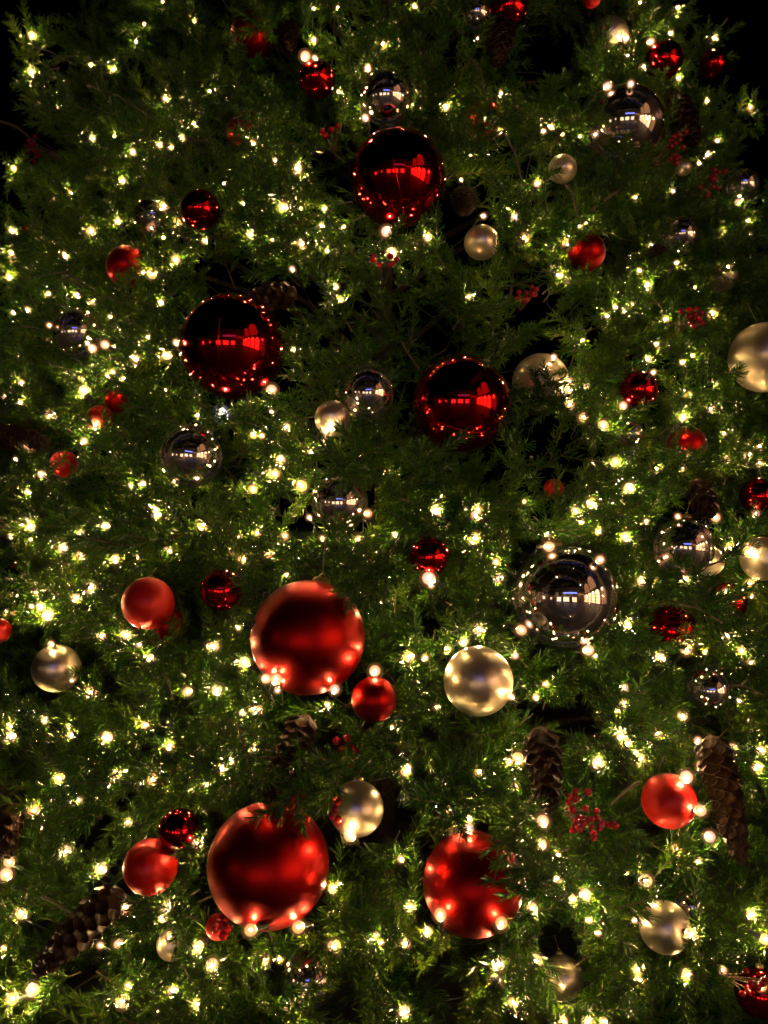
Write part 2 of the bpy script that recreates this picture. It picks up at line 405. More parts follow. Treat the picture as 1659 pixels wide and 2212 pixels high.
# ------------------------------------------------------------------ light strings: bulb positions noted from the photo, in 3x4 tiles of 1659/2.654 px
T = {
(0,0):[(210,230,3),(205,465,3),(250,675,2),(375,705,1),(590,420,2),(735,450,2),(597,540,1),(365,600,1),(1075,640,2),(1190,785,2),(1300,815,1),(1255,800,1),(1180,895,2),(600,900,2),(740,880,1),(860,985,2),(1035,940,2),(1105,955,2),(90,1090,2),(795,1170,2),(1450,1190,1),(465,1250,2),(355,1305,3),(1065,1335,3),(765,1435,2),(590,1500,3),(80,1500,3),(260,1545,3),(1150,1450,3),(935,1530,1),(1330,1560,2),(1580,1320,2),(1620,1520,2),(420,1640,3),(75,1640,2),(1640,930,2),(935,155,1),(1060,185,1),(1155,280,1),(1260,140,1),(880,270,1),(1360,590,1),(1410,595,1),(1055,10,1),(1060,1540,1)],
(1,0):[(375,55,1),(530,45,1),(375,260,2),(320,365,3),(380,375,1.5),(820,285,3),(725,440,2),(1025,40,1.5),(1440,250,1),(25,800,2),(1225,690,3),(1590,605,2),(1580,850,2),(125,1045,2),(265,1095,3),(175,1345,3),(290,1350,1),(445,1350,1.5),(425,1465,1.5),(570,1470,1),(110,1555,1),(300,1580,3),(130,1640,1),(845,1500,3),(1110,1535,2.5),(1070,1585,2),(880,1635,3),(1475,1400,1.5),(545,1225,1),(570,1120,1),(535,595,1),(570,660,1),(710,765,2),(1330,1165,1),(1390,1005,1),(40,1285,1),(1500,780,2),(460,1625,1)],
(2,0):[(830,15,1.5),(730,250,3),(900,270,2.5),(1025,215,2.5),(1310,245,2.5),(750,360,1.5),(775,360,1.5),(820,435,1.5),(855,430,1.5),(1080,505,2),(620,560,2.5),(770,545,2),(455,570,1),(1265,655,2),(1545,705,2.5),(205,850,1.5),(255,825,1.5),(330,870,1),(350,890,1),(440,885,1),(45,750,1),(1330,915,2),(1265,1000,3),(1215,1060,1.5),(165,1190,2),(800,1280,2),(1045,1240,1.2),(1365,1350,2.5),(1465,1310,2),(1490,1345,2),(1530,1430,2.5),(1365,1500,2),(20,1405,2.5),(80,1540,3),(360,1580,3),(440,1460,1.5),(480,1440,1.5),(905,1590,2),(1100,1385,1.2),(1030,1435,1.2),(1075,50,1.5),(1070,120,1),(1150,260,1)],
(0,1):[(85,20,3),(425,5,2),(60,140,2.5),(985,115,3),(930,105,1.5),(1140,25,2.5),(315,245,1.5),(500,250,2),(605,290,2.5),(1045,300,2),(85,365,1.5),(180,355,2.5),(320,450,1.5),(720,395,2),(315,555,2),(125,640,3),(680,575,2.5),(600,600,2.5),(725,595,1.5),(885,670,2.5),(1085,645,2.5),(1140,560,1.5),(700,775,2),(730,750,1.5),(800,795,1.5),(525,795,1.5),(140,825,2),(545,870,3),(130,950,2),(325,1030,3),(615,1095,3.5),(545,1200,2),(190,1230,3),(1280,1030,1.5),(1435,1025,3.5),(760,1300,2),(270,1415,2),(845,1490,1.5),(925,1475,1.5),(180,1530,1.5),(1645,1160,2),(1640,1510,2),(1010,1650,2),(100,1315,1),(1075,870,1),(960,525,1),(895,350,1),(30,910,1.5),(1285,300,1)],
(1,1):[(235,85,1.5),(250,255,1),(520,200,1.5),(545,285,2),(600,65,1),(245,605,1.5),(880,5,2),(1380,265,1.5),(100,870,3),(195,1110,2),(100,1010,1.2),(40,1165,1.5),(430,1180,2),(480,1120,2),(355,1270,1.2),(160,1320,2.5),(120,1410,3),(295,1490,3),(805,1260,1.2),(850,1390,1.2),(910,1595,1),(1165,1645,2.5),(1440,1645,2)],  # the bulb inside the dark gap stands in for a silvery glint
(2,1):[(310,125,1.5),(355,155,2),(825,95,1.5),(1065,45,1.5),(1400,70,2),(880,185,1.8),(1185,205,1.5),(665,330,1.5),(725,360,2.2),(785,320,1.5),(620,390,2),(995,410,2),(1300,375,3),(935,570,2),(880,670,2),(1105,690,1.5),(1170,645,1),(270,655,1.5),(375,815,2.3),(370,870,1.5),(485,845,1.5),(370,965,3),(465,1045,2.7),(590,1100,3),(720,970,2.3),(915,755,1.5),(935,785,1.2),(1310,815,2.8),(1145,905,2),(1285,990,2.6),(1110,1045,2.3),(670,1335,2.7),(935,1370,3),(1105,1370,2),(1155,1310,2.3),(1375,1150,1.4),(1385,1320,2.3),(1520,1290,2.7),(1605,1235,2.3),(1605,1345,2.5),(760,1505,3),(525,1605,3.3),(410,1650,2),(80,1590,1),(460,545,1)],
(0,2):[(200,95,2.5),(70,155,1.5),(200,180,1),(415,235,3.2),(300,230,1),(520,140,2),(685,90,2),(525,280,2.5),(745,300,2.5),(765,350,1.2),(895,295,1.5),(1100,250,1.3),(1075,225,1),(1320,80,3.3),(1010,20,2.5),(1555,165,1.3),(1510,245,2.3),(1585,300,3.2),(180,445,1),(105,545,3),(240,520,1.8),(495,555,2.5),(585,490,3),(265,615,2.5),(310,670,3.2),(205,610,1),(655,805,2.2),(815,800,2.8),(905,860,1.5),(965,955,3),(1380,870,3),(1585,975,2.8),(330,855,1.5),(590,1170,3),(1215,1165,2.2),(1405,1155,2.5),(1640,1275,2),(1570,1305,1.5),(290,1350,1.8),(75,1390,2.5),(65,1460,3),(465,1445,2),(445,1390,1),(695,1460,2.8),(940,1380,1.8),(1100,1515,2.3),(1500,1615,1.8),(1440,1650,2),(1650,1540,2),(1545,750,1.3),(40,645,2),(95,655,1)],
(1,2):[(10,135,2),(185,155,2),(75,265,2.6),(430,170,1.3),(665,180,2),(725,10,2),(1170,5,2),(1425,25,2.6),(1415,170,3),(1555,325,1.8),(1570,430,2.6),(900,145,1.2),(1120,430,3.2),(1135,475,1.5),(815,590,1.5),(1097,760,1.2),(1440,760,2.8),(1235,885,2.2),(1345,840,2),(990,940,2.8),(1095,945,1.6),(1270,870,1),(770,1030,2.6),(65,1080,2.2),(130,1085,2.5),(510,1150,2.2),(140,1155,1.3),(465,1250,1.5),(20,1280,2.2),(1170,1265,1.3),(885,1395,1),(1650,1195,1.5),(615,1525,1),(195,405,1),(345,35,1.3),(985,1655,1.5),(1640,1620,1.5)],
(2,2):[(230,135,2),(240,225,2.5),(450,65,1.5),(570,125,2.3),(735,160,2.5),(690,10,1),(755,45,1),(870,60,1.3),(1075,30,1.5),(1320,35,2.5),(1580,10,2),(570,310,2),(1415,235,3),(1545,255,3.5),(845,450,2.8),(925,435,1),(1120,435,2.2),(1540,465,2.6),(1385,515,1.5),(1555,545,1),(60,765,2.5),(750,730,2.3),(495,895,2.5),(540,935,1),(960,945,2.5),(1130,890,2.8),(1400,800,2.5),(1490,895,2.5),(1545,980,2.2),(1250,905,1.3),(1650,665,1.2),(20,930,1.6),(220,1115,1.4),(155,1200,1.6),(725,1140,1.8),(725,1245,2),(1105,1320,2.5),(715,1450,2.8),(740,1500,2.8),(945,1435,2.2),(830,1605,3),(795,1560,1.5),(560,1625,3),(1205,1480,1.7),(1430,1535,2.5),(1615,1545,2.2),(1230,1645,2.3),(1590,1645,2.8),(40,1600,3),(1475,1225,1),(685,1290,1)],
(0,3):[(385,70,2.6),(755,40,2.3),(990,75,2.7),(1440,10,2),(1340,105,1.6),(615,45,1.3),(510,210,1.6),(220,275,2.8),(830,350,1.8),(425,540,2.7),(655,650,2.7),(60,610,2.5),(40,690,3),(1280,490,2.3),(140,940,2.8),(820,900,2.5),(795,845,1.3),(1085,860,1.8),(1075,905,2.2),(1055,975,2.4),(770,1140,2.2),(650,1150,1.4),(870,1085,1),(1625,1050,2.5),(1280,1165,2.9),(1375,1280,3),(210,1440,3),(80,1495,2.8),(795,1510,3),(830,1410,1.5),(795,1320,1),(1120,1445,2.2),(1280,1530,2.5),(20,1165,1.2),(400,1270,1.2),(1410,1220,1)],
(1,3):[(505,95,1.5),(610,435,2.8),(970,20,2.3),(1445,25,2),(1260,265,2.2),(1380,335,1.6),(1380,390,2),(1195,950,2.5),(1590,1005,2.5),(500,780,2.2),(990,900,2.2),(970,1135,2),(1110,1060,2),(940,590,1.5),(275,1030,2.6),(205,1035,1.2),(505,1160,3),(50,1240,2.5),(155,1235,1.6),(1570,1270,2.8),(1555,1380,2.8),(1650,1520,2.3),(960,1580,2.5),(300,1540,2.3),(210,1550,1.8),(485,1540,1.2),(810,1130,1.2),(785,1080,1)],
(2,3):[(1130,60,3),(1230,5,2),(1590,15,2.3),(15,125,1.8),(475,160,1.2),(200,345,2.8),(185,495,2.9),(295,560,1.5),(1220,275,2.6),(1280,445,2.8),(1065,530,2.6),(1205,605,1.8),(865,730,2.9),(475,820,2.6),(385,850,2.2),(300,720,1.6),(130,910,2.5),(1165,1080,2.8),(1550,950,2.2),(1640,1110,2.5),(155,1250,2.8),(815,1305,2.2),(830,1375,2.4),(1135,1340,2.5),(1365,1310,1.8),(10,1520,2.2),(485,1650,3),(330,1640,2),(590,1640,1.5),(745,685,1),(500,985,1.3),(800,985,1.3),(560,1070,1.2),(1465,705,1.2),(1620,1415,2),(800,205,1.2),(760,495,1),(1605,345,1.2),(1550,350,1)],
}
T[(0,1)] += [(1130,1460,-2.6),(1280,1440,-2.6)]; T[(2,2)] += [(70,560,-2.2),(600,700,-2.0),(1000,290,-2)]; T[(1,1)] += [(655,920,-2),(640,1000,-2.2),(770,1010,-2)]
T[(1,0)] += [(700,680,-1.8),(985,690,-2)]; T[(2,0)] += [(540,870,-2.4)]; T[(0,0)] += [(980,1480,-3)]
BULBS = []      # (pos, size); a minus sign marks bulbs added behind a clear ball to shine through it
for (i, j), L in T.items():
    for x, y, s in L:
        if 0 < s <= 1.2 and random.random() < .35: continue
        px = (i * 625 + x / 2.6544) * PW / 1875; py = (j * 625 + y / 2.6544) * PH / 2500
        off = random.uniform(-0.06, -0.005)
        p = on_tree(px, py, off)
        d = ray(px, py); d /= np.linalg.norm(d)
        if s < 0: p = p + d * .10; s = -s
        else:
          for c, r in zip(BC, BR):           # a bulb seen in front of a ball lies against its near side
              v = c - np.array([0, 0, CAMZ]); tt = v @ d; q2 = v @ v - tt * tt
              if q2 < (r + .012) ** 2:
                  tn = tt - math.sqrt(max((r + .012) ** 2 - q2, 0)) - .006
                  if np.linalg.norm(p - np.array([0, 0, CAMZ])) > tn: p = d * tn + np.array([0, 0, CAMZ])
        BULBS.append((p, s, px, py))
BP = np.array([b_[0] for b_ in BULBS])
V, F = ico(1, (0.0019, 0.0019, 0.0026)); led_me = new_mesh('filament', V, F, M['led'], True)
V, F = ico(2, (0.0185, 0.0185, 0.0195)); halo_me = new_mesh('bulb', V, F, M['halo'], True); halo_cool = new_mesh('bulb', V, F, M['halo_cool'], True)  # outer shell is the added bloom halo; the lit glass sits inside
V, F = ico(2, (0.0120, 0.0120, 0.0130)); inner_me = new_mesh('glass', V, F, M['inner'], True); inner_amber = new_mesh('glass', V, F, M['inner_amber'], True); inner_pink = new_mesh('glass', V, F, M['inner_pink'], True); inner_cool = new_mesh('glass', V, F, M['inner_cool'], True)
V, F = lathe([(0.0, -0.034), (0.005, -0.034), (0.0055, -0.012), (0.007, -0.010), (0.0, -0.009)], 8); sock_me = new_mesh('socket', V, F, M['socket'])
NB = 16
SLAB = ['topmost string of warm white bulbs, along the upper edge of the photo',
 'bulb string passing over the silver ball above the topmost large red ball',
 'bulb string passing between the two upper satin red balls and the big upper silver ball',
 'bulb string behind the topmost large mirror red ball',
 'bulb string just below the topmost large mirror red ball',
 'bulb string level with the upper part of the dark gap',
 'bulb string passing the silver ball near the left and the sunken mirror red ball',
 'bulb string with the lone white bulb below the large mirror red ball',
 'bulb string crossing the silver ball in the middle of the tree',
 'bulb string between the middle silver ball and the largest silver ball',
 'bulb string level with the largest satin red and silver balls in the middle',
 'bulb string level with the whole champagne ball, two bulbs on the big satin ball',
 'bulb string passing the tops of the long pine cones',
 'bulb string level with the red berries and the bright red ball on the side',
 'bulb string level with the two lowest large satin red balls',
 'lowest string of warm white bulbs, along the bottom of the photo']
order = [[] for _ in range(NB)]
for q in BULBS: order[min(NB - 1, max(0, int(q[3] / PH * NB)))].append(q)
for kb, L in enumerate(order):
    L.sort(key=lambda q: q[2])
    st = thing('light_string', SLAB[kb], 'string lights', (0, 0, 0), 'warm light strings wound round the tree')
    V, F = [], []
    ends = []
    for (p, s, px, py) in L:
        n = outward(p)
        ax = n * random.uniform(.2, 1) + np.array([random.uniform(-.8, .8), random.uniform(-.3, .3), random.uniform(-.5, .9)])
        sc = 0.22 + 0.32 * s
        ax = ax / np.linalg.norm(ax)
        q = quat(ax)
        cool = s == 3.5 and 450 < px < 600
        bu = obj('bulb', halo_cool if cool else halo_me, st, tuple(p), q, sc)
        obj('glass', inner_cool if cool else random.choice((inner_me, inner_me, inner_amber, inner_pink)), bu)
        obj('filament', led_me, bu); obj('socket', sock_me, bu)
        ends.append(p - ax * 0.034 * sc - 0 * n)
    for a, b2 in zip(ends[:-1], ends[1:]):
        dd = np.linalg.norm(b2 - a); npt = max(4, int(dd / .04))
        pts = []
        for u in np.linspace(0, 1, npt):
            p = a + (b2 - a) * u
            sag = math.sin(math.pi * u)
            p = p - outward(p) * (0.07 * sag) + np.array([0, 0, -0.03 * sag + 0.008 * math.sin(u * 17)])
            pts.append(p)
        tube(V, F, pts, 0.0016, 3)
    obj('wire', new_mesh('wire', V, F, M['wire']), st)

# ------------------------------------------------------------------ pine cones (axis ends in px, width px, depth offset, label)
CONES = [
 ((640,632),(530,650),80,-.03,'pine cone lying behind the large mirror red ball, lit tip'),
 ((1455,215),(1500,310),86,-.02,'stubby pine cone beside the big upper silver ball'),
 ((1000,425),(1004,450),70,-.02,'pine cone seen end on below the topmost large red ball'),
 ((1085,45),(1075,135),78,-.04,'dark pine cone near the top edge of the photo'),
 ((665,1548),(572,1735),96,.075,'long dark pine cone above the largest satin red ball'),
 ((1165,1572),(1188,1752),104,.02,'long pine cone with lit upper scales, berries beside its tip'),
 ((1500,1040),(1535,1110),80,-.03,'dark pine cone above the silver ball that overlaps a champagne ball'),
 ((1535,1590),(1602,1868),104,.02,'longest pine cone, with an orange lit tip, beside the bright red ball'),
 ((18,1680),(15,1850),96,.00,'pine cone cut by the left edge of the photo'),
 ((262,1925),(72,2105),112,.00,'dark pine cone slanting across the lower left branches'),
 ((-10,938),(108,958),74,-.01,'orange lit pine cone lying flat at the left edge'),
 ((622,50),(625,110),56,-.06,'small dark pine cone high up between two red balls'),
 ((1400,543),(1438,538),34,-.01,'orange lit cone tip under the silver ball near the outer edge'),
]
# one scale: a thick curved wooden shield, root at the origin, growing along +Z, outer face towards +X
def scale_mesh():
    V, F = [], []
    rows = [(0.0, .16, 0.0), (.35, .34, .05), (.72, .52, .16), (.93, .44, .27), (1.02, .17, .34)]
    for sgn in (0, 1):
        for z, wd, x in rows:
            for u in (-1, 0, 1):
                V.append((x + (0.05 if u == 0 else 0) + sgn * .10 * (1 - .3 * z), u * wd, z - abs(u) * .06))
    n = 15
    for k in range(4):
        for u in range(2):
            a = k * 3 + u
            F.append((a, a + 3, a + 4, a + 1)); F.append((n + a, n + a + 1, n + a + 4, n + a + 3))
    rim = [0, 3, 6, 9, 12, 13, 14, 11, 8, 5, 2]
    for a, b2 in zip(rim[:-1], rim[1:]): F.append((a, b2, b2 + n, a + n))
    return new_mesh('scale', V, F, M['scale'], True)
sc_me = scale_mesh()
CPTS = []
for (A, B, wp, off, lab) in CONES:
    end_on = abs(A[0] - B[0]) + abs(A[1] - B[1]) < 40 and wp > 60
    off -= .03
    a = on_tree(*A, off); b2 = on_tree(*B, off + .03)
    if end_on:
        a = on_tree(*A, off - .10); b2 = on_tree(*B, off + .02)
    ax = b2 - a; Lc = np.linalg.norm(ax); wr = wp / 2 / FPX * a[1]
    for u in np.linspace(0, 1, 6): CPTS.append((a + ax * u, wr))
    o = thing('pine_cone', lab, 'pine cone', tuple(a), 'pine cones on the tree')
    q = quat(ax)
    V, F = lathe([(0, -.02 * Lc), (.35 * wr, .02 * Lc), (.42 * wr, .3 * Lc), (.34 * wr, .7 * Lc), (.08 * wr, .98 * Lc), (0, Lc)], 10)
    obj('core', new_mesh('core', V, F, M['core'], True), o, rot=q)
    sl = wr * .72
    N = int(min(110, max(34, 5.5 * Lc / (sl * .36))))
    for k in range(N):
        u = (k + .5) / N
        rr = math.sin(math.pi * (0.16 + 0.80 * u) ** 0.85) ** .6 if u < .97 else .25
        ang = k * 2.39996
        opening = 1.25 - .75 * u + random.uniform(-.14, .14)          # lean outwards from the axis
        root = np.array([math.cos(ang) * .30 * wr * rr, math.sin(ang) * .30 * wr * rr, u * Lc * .93])
        zax = Vector((math.cos(ang) * math.sin(opening), math.sin(ang) * math.sin(opening), math.cos(opening)))
        xax = -Vector((math.cos(ang) * math.cos(opening), math.sin(ang) * math.cos(opening), -math.sin(opening)))
        yax = zax.cross(xax)
        Rm = Matrix((xax, yax, zax)).transposed().to_quaternion()
        obj('scale', sc_me, o, tuple(q @ Vector(root)), q @ Rm, sl * (0.35 + .62 * rr) * random.uniform(.92, 1.06))

# ------------------------------------------------------------------ berry sprays
BERRY = [(95,318,34,12,-.01,'berry spray on the dark outer edge near the top'),
 (1452,325,36,14,.02,'berry spray under the stubby pine cone'),
 (1520,395,40,13,-.02,'dim berry spray near the outer edge below the stubby cone'),
 (830,580,26,7,-.03,'sparse berry spray at the top of the dark gap'),
 (1148,640,22,8,-.01,'small berry spray right of the dark gap'),
 (1488,702,28,12,.01,'berry spray between two bulbs above the sunken mirror red ball'),
 (752,1640,44,13,.02,'berry spray beside the long dark pine cone'),
 (625,1728,26,10,.05,'berry spray on top of the largest satin red ball'),
 (718,1738,26,10,.04,'berry spray in front of the champagne ball behind the largest satin ball'),
 (1252,1752,58,24,.03,'fullest berry spray, beside the long cone with lit scales'),
 (4,1140,18,8,.01,'berry spray cut by the left edge of the photo'),
 (1622,2120,26,7,.02,'berry spray in front of the corner mirror red ball'),
 (492,2005,22,7,.00,'berry spray under the largest satin red ball'),
 (715,292,12,4,-.01,'few single berries left of the topmost large red ball'),
 (1060,270,14,5,.0,'few single berries by the dim satin red ball')]
V, F = ico(2); berry_me = new_mesh('berry', V, F, M['berry'], True)
for (px, py, sp, n, off, lab) in BERRY:
    c = on_tree(px, py, off); pr = c[1] / FPX
    o = thing('berry_spray', lab, 'berries', tuple(c), 'red berry sprays')
    nrm = outward(c); V, F = [], []
    pts = []
    hub = [np.array([random.uniform(-.75, .75), 0, random.uniform(-.55, .55)]) * sp * pr for _ in range(max(2, n // 5))]
    for k in range(n):
        for it in range(30):
            sg = .011 + .0006 * it
            p = hub[k % len(hub)] + np.array([random.gauss(0, sg), random.gauss(0, sg * .7), random.gauss(0, sg)]) + nrm * .015
            if all(np.linalg.norm(p - q) > 0.0135 for q in pts): break
        pts.append(p)
        obj('berry', berry_me, o, tuple(p), quat((random.uniform(-1, 1), random.uniform(-1, 1), 1)), random.uniform(.0062, .0092))
        tube(V, F, [-nrm * .07 + p * .2, p * .6 - nrm * .02, p], .0012, 3)
    obj('stem', new_mesh('stem', V, F, M['berry_stem']), o)
    CPTS.append((c, sp * pr * .6))
CPC = np.array([c[0] for c in CPTS]); CPR = np.array([c[1] for c in CPTS])

# ------------------------------------------------------------------ the tree itself
def make_branch(seed, L=0.30, ntips=7, fine=True, dens=1.0):
    r = np.random.default_rng(seed)
    tips = []          # polylines
    bend = r.uniform(-.12, .12, 2)
    def main(u): return np.array([bend[0] * L * u * u, bend[1] * L * u * u, L * u])
    poly = [main(u) for u in np.linspace(0, 1, 7)]
    tips.append((poly, .25))
    for k in range(ntips):
        u0 = .12 + .72 * (k + r.uniform(.2, .8)) / ntips
        az = k * math.pi + r.uniform(-.9, .9)
        el = r.uniform(.55, .95)
        ln = r.uniform(.085, .15) * (1.15 - .45 * u0)
        d = np.array([math.cos(az) * math.sin(el), math.sin(az) * math.sin(el), math.cos(el)])
        p0 = main(u0); cv = r.uniform(-.25, .25, 3)
        tips.append(([p0 + d * ln * s + cv * ln * s * s * .6 for s in np.linspace(0, 1, 5)], .08))
    SVt, SFt = [], []
    for i, (pl, _) in enumerate(tips): tube(SVt, SFt, pl, .0030 if i == 0 else .0020, 4, .0012)
    NV, NF, NT, pts = [], [], [], []
    for i, (pl, start) in enumerate(tips):
        pl = np.array(pl); seg = np.linalg.norm(np.diff(pl, axis=0), axis=1); tot = seg.sum(); cum = np.concatenate([[0], np.cumsum(seg)])
        n = int(tot / .0013 * dens)
        tint0 = r.uniform(.25, .7)
        for s in np.linspace(start if i == 0 else .05, 1.0, n):
            x = s * tot; k = min(len(seg) - 1, np.searchsorted(cum, x, 'right') - 1)
            ax = (pl[k + 1] - pl[k]) / seg[k]; base = pl[k] + ax * (x - cum[k])
            u = np.cross(ax, (.3, .5, .8)); u /= np.linalg.norm(u); v = np.cross(ax, u)
            a = r.uniform(0, 2 * math.pi); rad_ = math.cos(a) * u + math.sin(a) * v
            lean = r.uniform(.62, 1.02) * (1 - .55 * max(0, s - .85) / .15)
            d = math.cos(lean) * ax + math.sin(lean) * rad_
            ln = r.uniform(.019, .031); wd = r.uniform(.0012, .0018)
            ph = r.uniform(0, math.pi); side = np.cross(d, ax); side /= np.linalg.norm(side) + 1e-9
            side = math.cos(ph) * side + math.sin(ph) * np.cross(d, side)
            cur = r.uniform(-.12, .22) * ln * ax + np.array([0, 0, 0])
            i0 = len(NV); md = base + d * ln * .55 + cur * .3; tp = base + d * ln + cur
            if fine:
                NV += [base - side * wd * .7, base + side * wd * .7, md - side * wd, md + side * wd, tp - side * wd * .35, tp + side * wd * .35]
                NF += [(i0, i0 + 1, i0 + 3, i0 + 2), (i0 + 2, i0 + 3, i0 + 5, i0 + 4)]
                tn = np.clip(tint0 + r.normal(0, .14), 0, 1); NT += [tn, tn]
            else:
                NV += [base - side * wd, base + side * wd, tp + side * wd * .5, tp - side * wd * .5]
                NF += [(i0, i0 + 1, i0 + 2, i0 + 3)]; NT.append(np.clip(tint0 + r.normal(0, .14), 0, 1))
        pts += [pl[0] * (1 - s) + pl[-1] * s for s in ((.3, .55, .8, 1.0) if i == 0 else (.4, .7, 1.0))]
    return dict(fine=fine, sv=np.array(SVt), sf=np.array(SFt), nv=np.array(NV), nf=np.array(NF), nt=np.array(NT), pts=np.array(pts))

NVAR = 12
VAR = [make_branch(100 + i, L=.25 + .02 * (i % 4), ntips=8 + i % 4, fine=False) for i in range(NVAR)]
INNER = [make_branch(200 + i, L=.32, ntips=8, fine=False, dens=.6) for i in range(4)]
# obstacles, as seen by a branch that is looking for room
OC = np.concatenate([BC, CPC]); OR = np.concatenate([BR, CPR])
OW = np.concatenate([[1.0 if b_[3] > -.035 else .12 for b_ in BALLS], np.full(len(CPC), .15)])
EYE = np.array([0, 0, CAMZ])
def penalty(P):
    d = P[:, None, :] - OC[None]; dist = np.linalg.norm(d, axis=2)
    pen = 12.0 * np.sum(dist < OR[None] + .012)
    # hanging in front of an ornament or a bulb
    v = P - EYE; vl = np.linalg.norm(v, axis=1)
    pd = v / vl[:, None]
    oc = OC - EYE; tl = pd @ oc.T; q = np.sqrt(np.maximum(np.sum(oc * oc, 1)[None] - tl ** 2, 0))
    pen += 4.0 * np.sum(((q < OR[None] * .96 + .004) & (vl[:, None] < tl)) * OW[None])
    ob = BP - EYE; tb = pd @ ob.T; qb = np.sqrt(np.maximum(np.sum(ob * ob, 1)[None] - tb ** 2, 0))
    pen += 1.0 * np.sum((qb < .013) & (vl[:, None] < tb + .005))
    return pen
def rotm(q): return np.array(q.to_matrix())
placed = []         # (variant index, quat, pos, scale, in_front)
zs_lo, zs_hi = .35, 3.95
cand = []
cell = .137
z = zs_lo
while z < zs_hi:
    Rz = rad(z); na = int(2 * math.radians(76) * Rz / cell)
    for k in range(na):
        a = -math.radians(76) + 2 * math.radians(76) * (k + random.uniform(-.1, 1.1)) / na
        cand.append((a, z + random.uniform(-.5, .5) * cell))
    z += cell
random.shuffle(cand)
GAPS = [(960, 685, 185, .3), (1110, 660, 125, .3), (1060, 1010, 120, .22), (470, 1020, 60, .1), (868, 1305, 42, .25), (960, 1605, 62, .22), (960, 2090, 100, .25), (250, 2120, 130, .22), (1250, 2080, 80, .16), (420, 350, 80, .12), (620, 2170, 60, .12), (1340, 1560, 80, .14), (20, 1205, 80, .14), (1150, 120, 110, .16), (620, 110, 80, .12), (330, 1640, 70, .12), (1560, 1120, 70, .12), (200, 1440, 60, .1), (1340, 1420, 70, .1), (700, 690, 60, .1), (60, 1650, 60, .1)]
for (a, z) in cand:
    n = np.array([math.sin(a), -math.cos(a), TK]); n /= np.linalg.norm(n)
    Rz = rad(z)
    surf = np.array([math.sin(a) * Rz, TY - math.cos(a) * Rz, z])
    pp = to_px(surf)
    sink = random.gauss(-.01, .04) + .085 * math.sin(a * 11 + 2.3 * math.sin(z * 5)) * math.sin(z * 9.5 + 3 * math.sin(a * 6))
    for gx, gy, gr, gd in GAPS:
        dd = math.hypot(pp[0] - gx, pp[1] - gy)
        if dd < gr * 1.5: sink -= gd * max(0, 1 - (dd / (gr * 1.5)) ** 2)
    if any(gd > .24 and math.hypot(pp[0] - gx, pp[1] - gy) < gr * .95 for gx, gy, gr, gd in GAPS): continue
    best = None
    for _ in range(9):
        vi = random.randrange(NVAR); v = VAR[vi]
        side = np.array([math.cos(a), math.sin(a), 0])
        d = n + side * random.uniform(-.75, .75) + np.array([0, 0, 1]) * random.uniform(-.75, .75)
        d /= np.linalg.norm(d); q = quat(d, random.uniform(0, 6.283)); s = random.choice((random.uniform(.7, .95), random.uniform(.9, 1.3)))
        Lb = v['pts'][3][2] * s
        base = surf + n * (sink + random.uniform(-.02, .02)) - d * Lb * .95
        P = v['pts'] @ rotm(q).T * s + base
        pe = penalty(P) + random.uniform(0, .6)
        if best is None or pe < best[0]: best = (pe, vi, q, base, s, P)
        if pe < .6: break
    if best[0] < 14: placed.append(best[1:])
    else:            # push it inwards instead
        pe, vi, q, base, s, P = best
        base = base - n * .10
        if penalty(P - n * .10) < 26: placed.append((vi, q, base, s, P - n * .10))
# branches that the photo shows lying over an ornament: tip (px), pointing direction in the picture, how far in front
COVER = [((1060,800),(-.3,.5),.12),((960,960),(.3,-.4),.11),((1085,950),(-.4,-.3),.11),((1440,165),(-.3,-.3),.05),((540,50),(-.2,.5),.08),((1060,250),(-.5,.2),.06),((520,280),(.4,-.3),.05),((1255,520),(-.3,.3),.06),((1135,850),(-.9,.1),.05),((1190,868),(.4,.35),.06),((1600,800),(.5,.2),.07),((680,1735),(-.3,.5),.15),((625,1760),(-.1,.6),.15),((560,1745),(.3,.5),.13),((1080,1835),(-.4,.3),.15),((1100,1880),(-.6,.0),.15),((1110,1930),(-.5,-.2),.13),
 ((735,1300),(-.4,.45),.15),((770,1290),(-.3,.5),.13),((520,1290),(-.4,.2),.05),((1340,310),(-.1,-.6),.11),((1390,320),(.1,-.6),.12),((1425,1395),(.6,.15),.06),((1500,1345),(-.5,.2),.05),
 ((745,1140),(.2,-.6),.05),((1500,1230),(-.2,-.5),.05),((1300,110),(-.2,-.3),.05),((1035,280),(.3,-.2),.05),((1530,620),(.3,-.3),.05),((330,1925),(.1,-.5),.05),((365,1380),(.1,-.4),.04),
 ((275,600),(.2,-.4),.05),((1480,990),(.3,-.2),.05),((1170,2070),(.3,.3),.06),((690,2150),(.2,-.4),.06),((220,1700),(.4,.3),.03),((1050,560),(-.2,-.4),.03)]
for (p, s_, px, py) in BULBS:        # bulbs on the outline sit on branches that stand out of it
    if px < 140 and py < 620 or px > 1480 and py < 700:
        COVER.append(((px + random.uniform(-12, 12), py + random.uniform(-25, 5)), (-.9 if px < 800 else .9, random.uniform(-.3, .1)), -.03))
for (tx, ty), (dx, dy), off in COVER:
    tip = on_tree(tx, ty, off); n = outward(tip)
    d = np.array([dx, -.35, -dy]) + n * .35; d /= np.linalg.norm(d)
    vi = random.randrange(NVAR); s = random.uniform(.75, .95); q = quat(d, random.uniform(0, 6.28))
    base = tip - d * VAR[vi]['pts'][3][2] * s
    placed.append((vi, q, base, s, VAR[vi]['pts'] @ rotm(q).T * s + base))

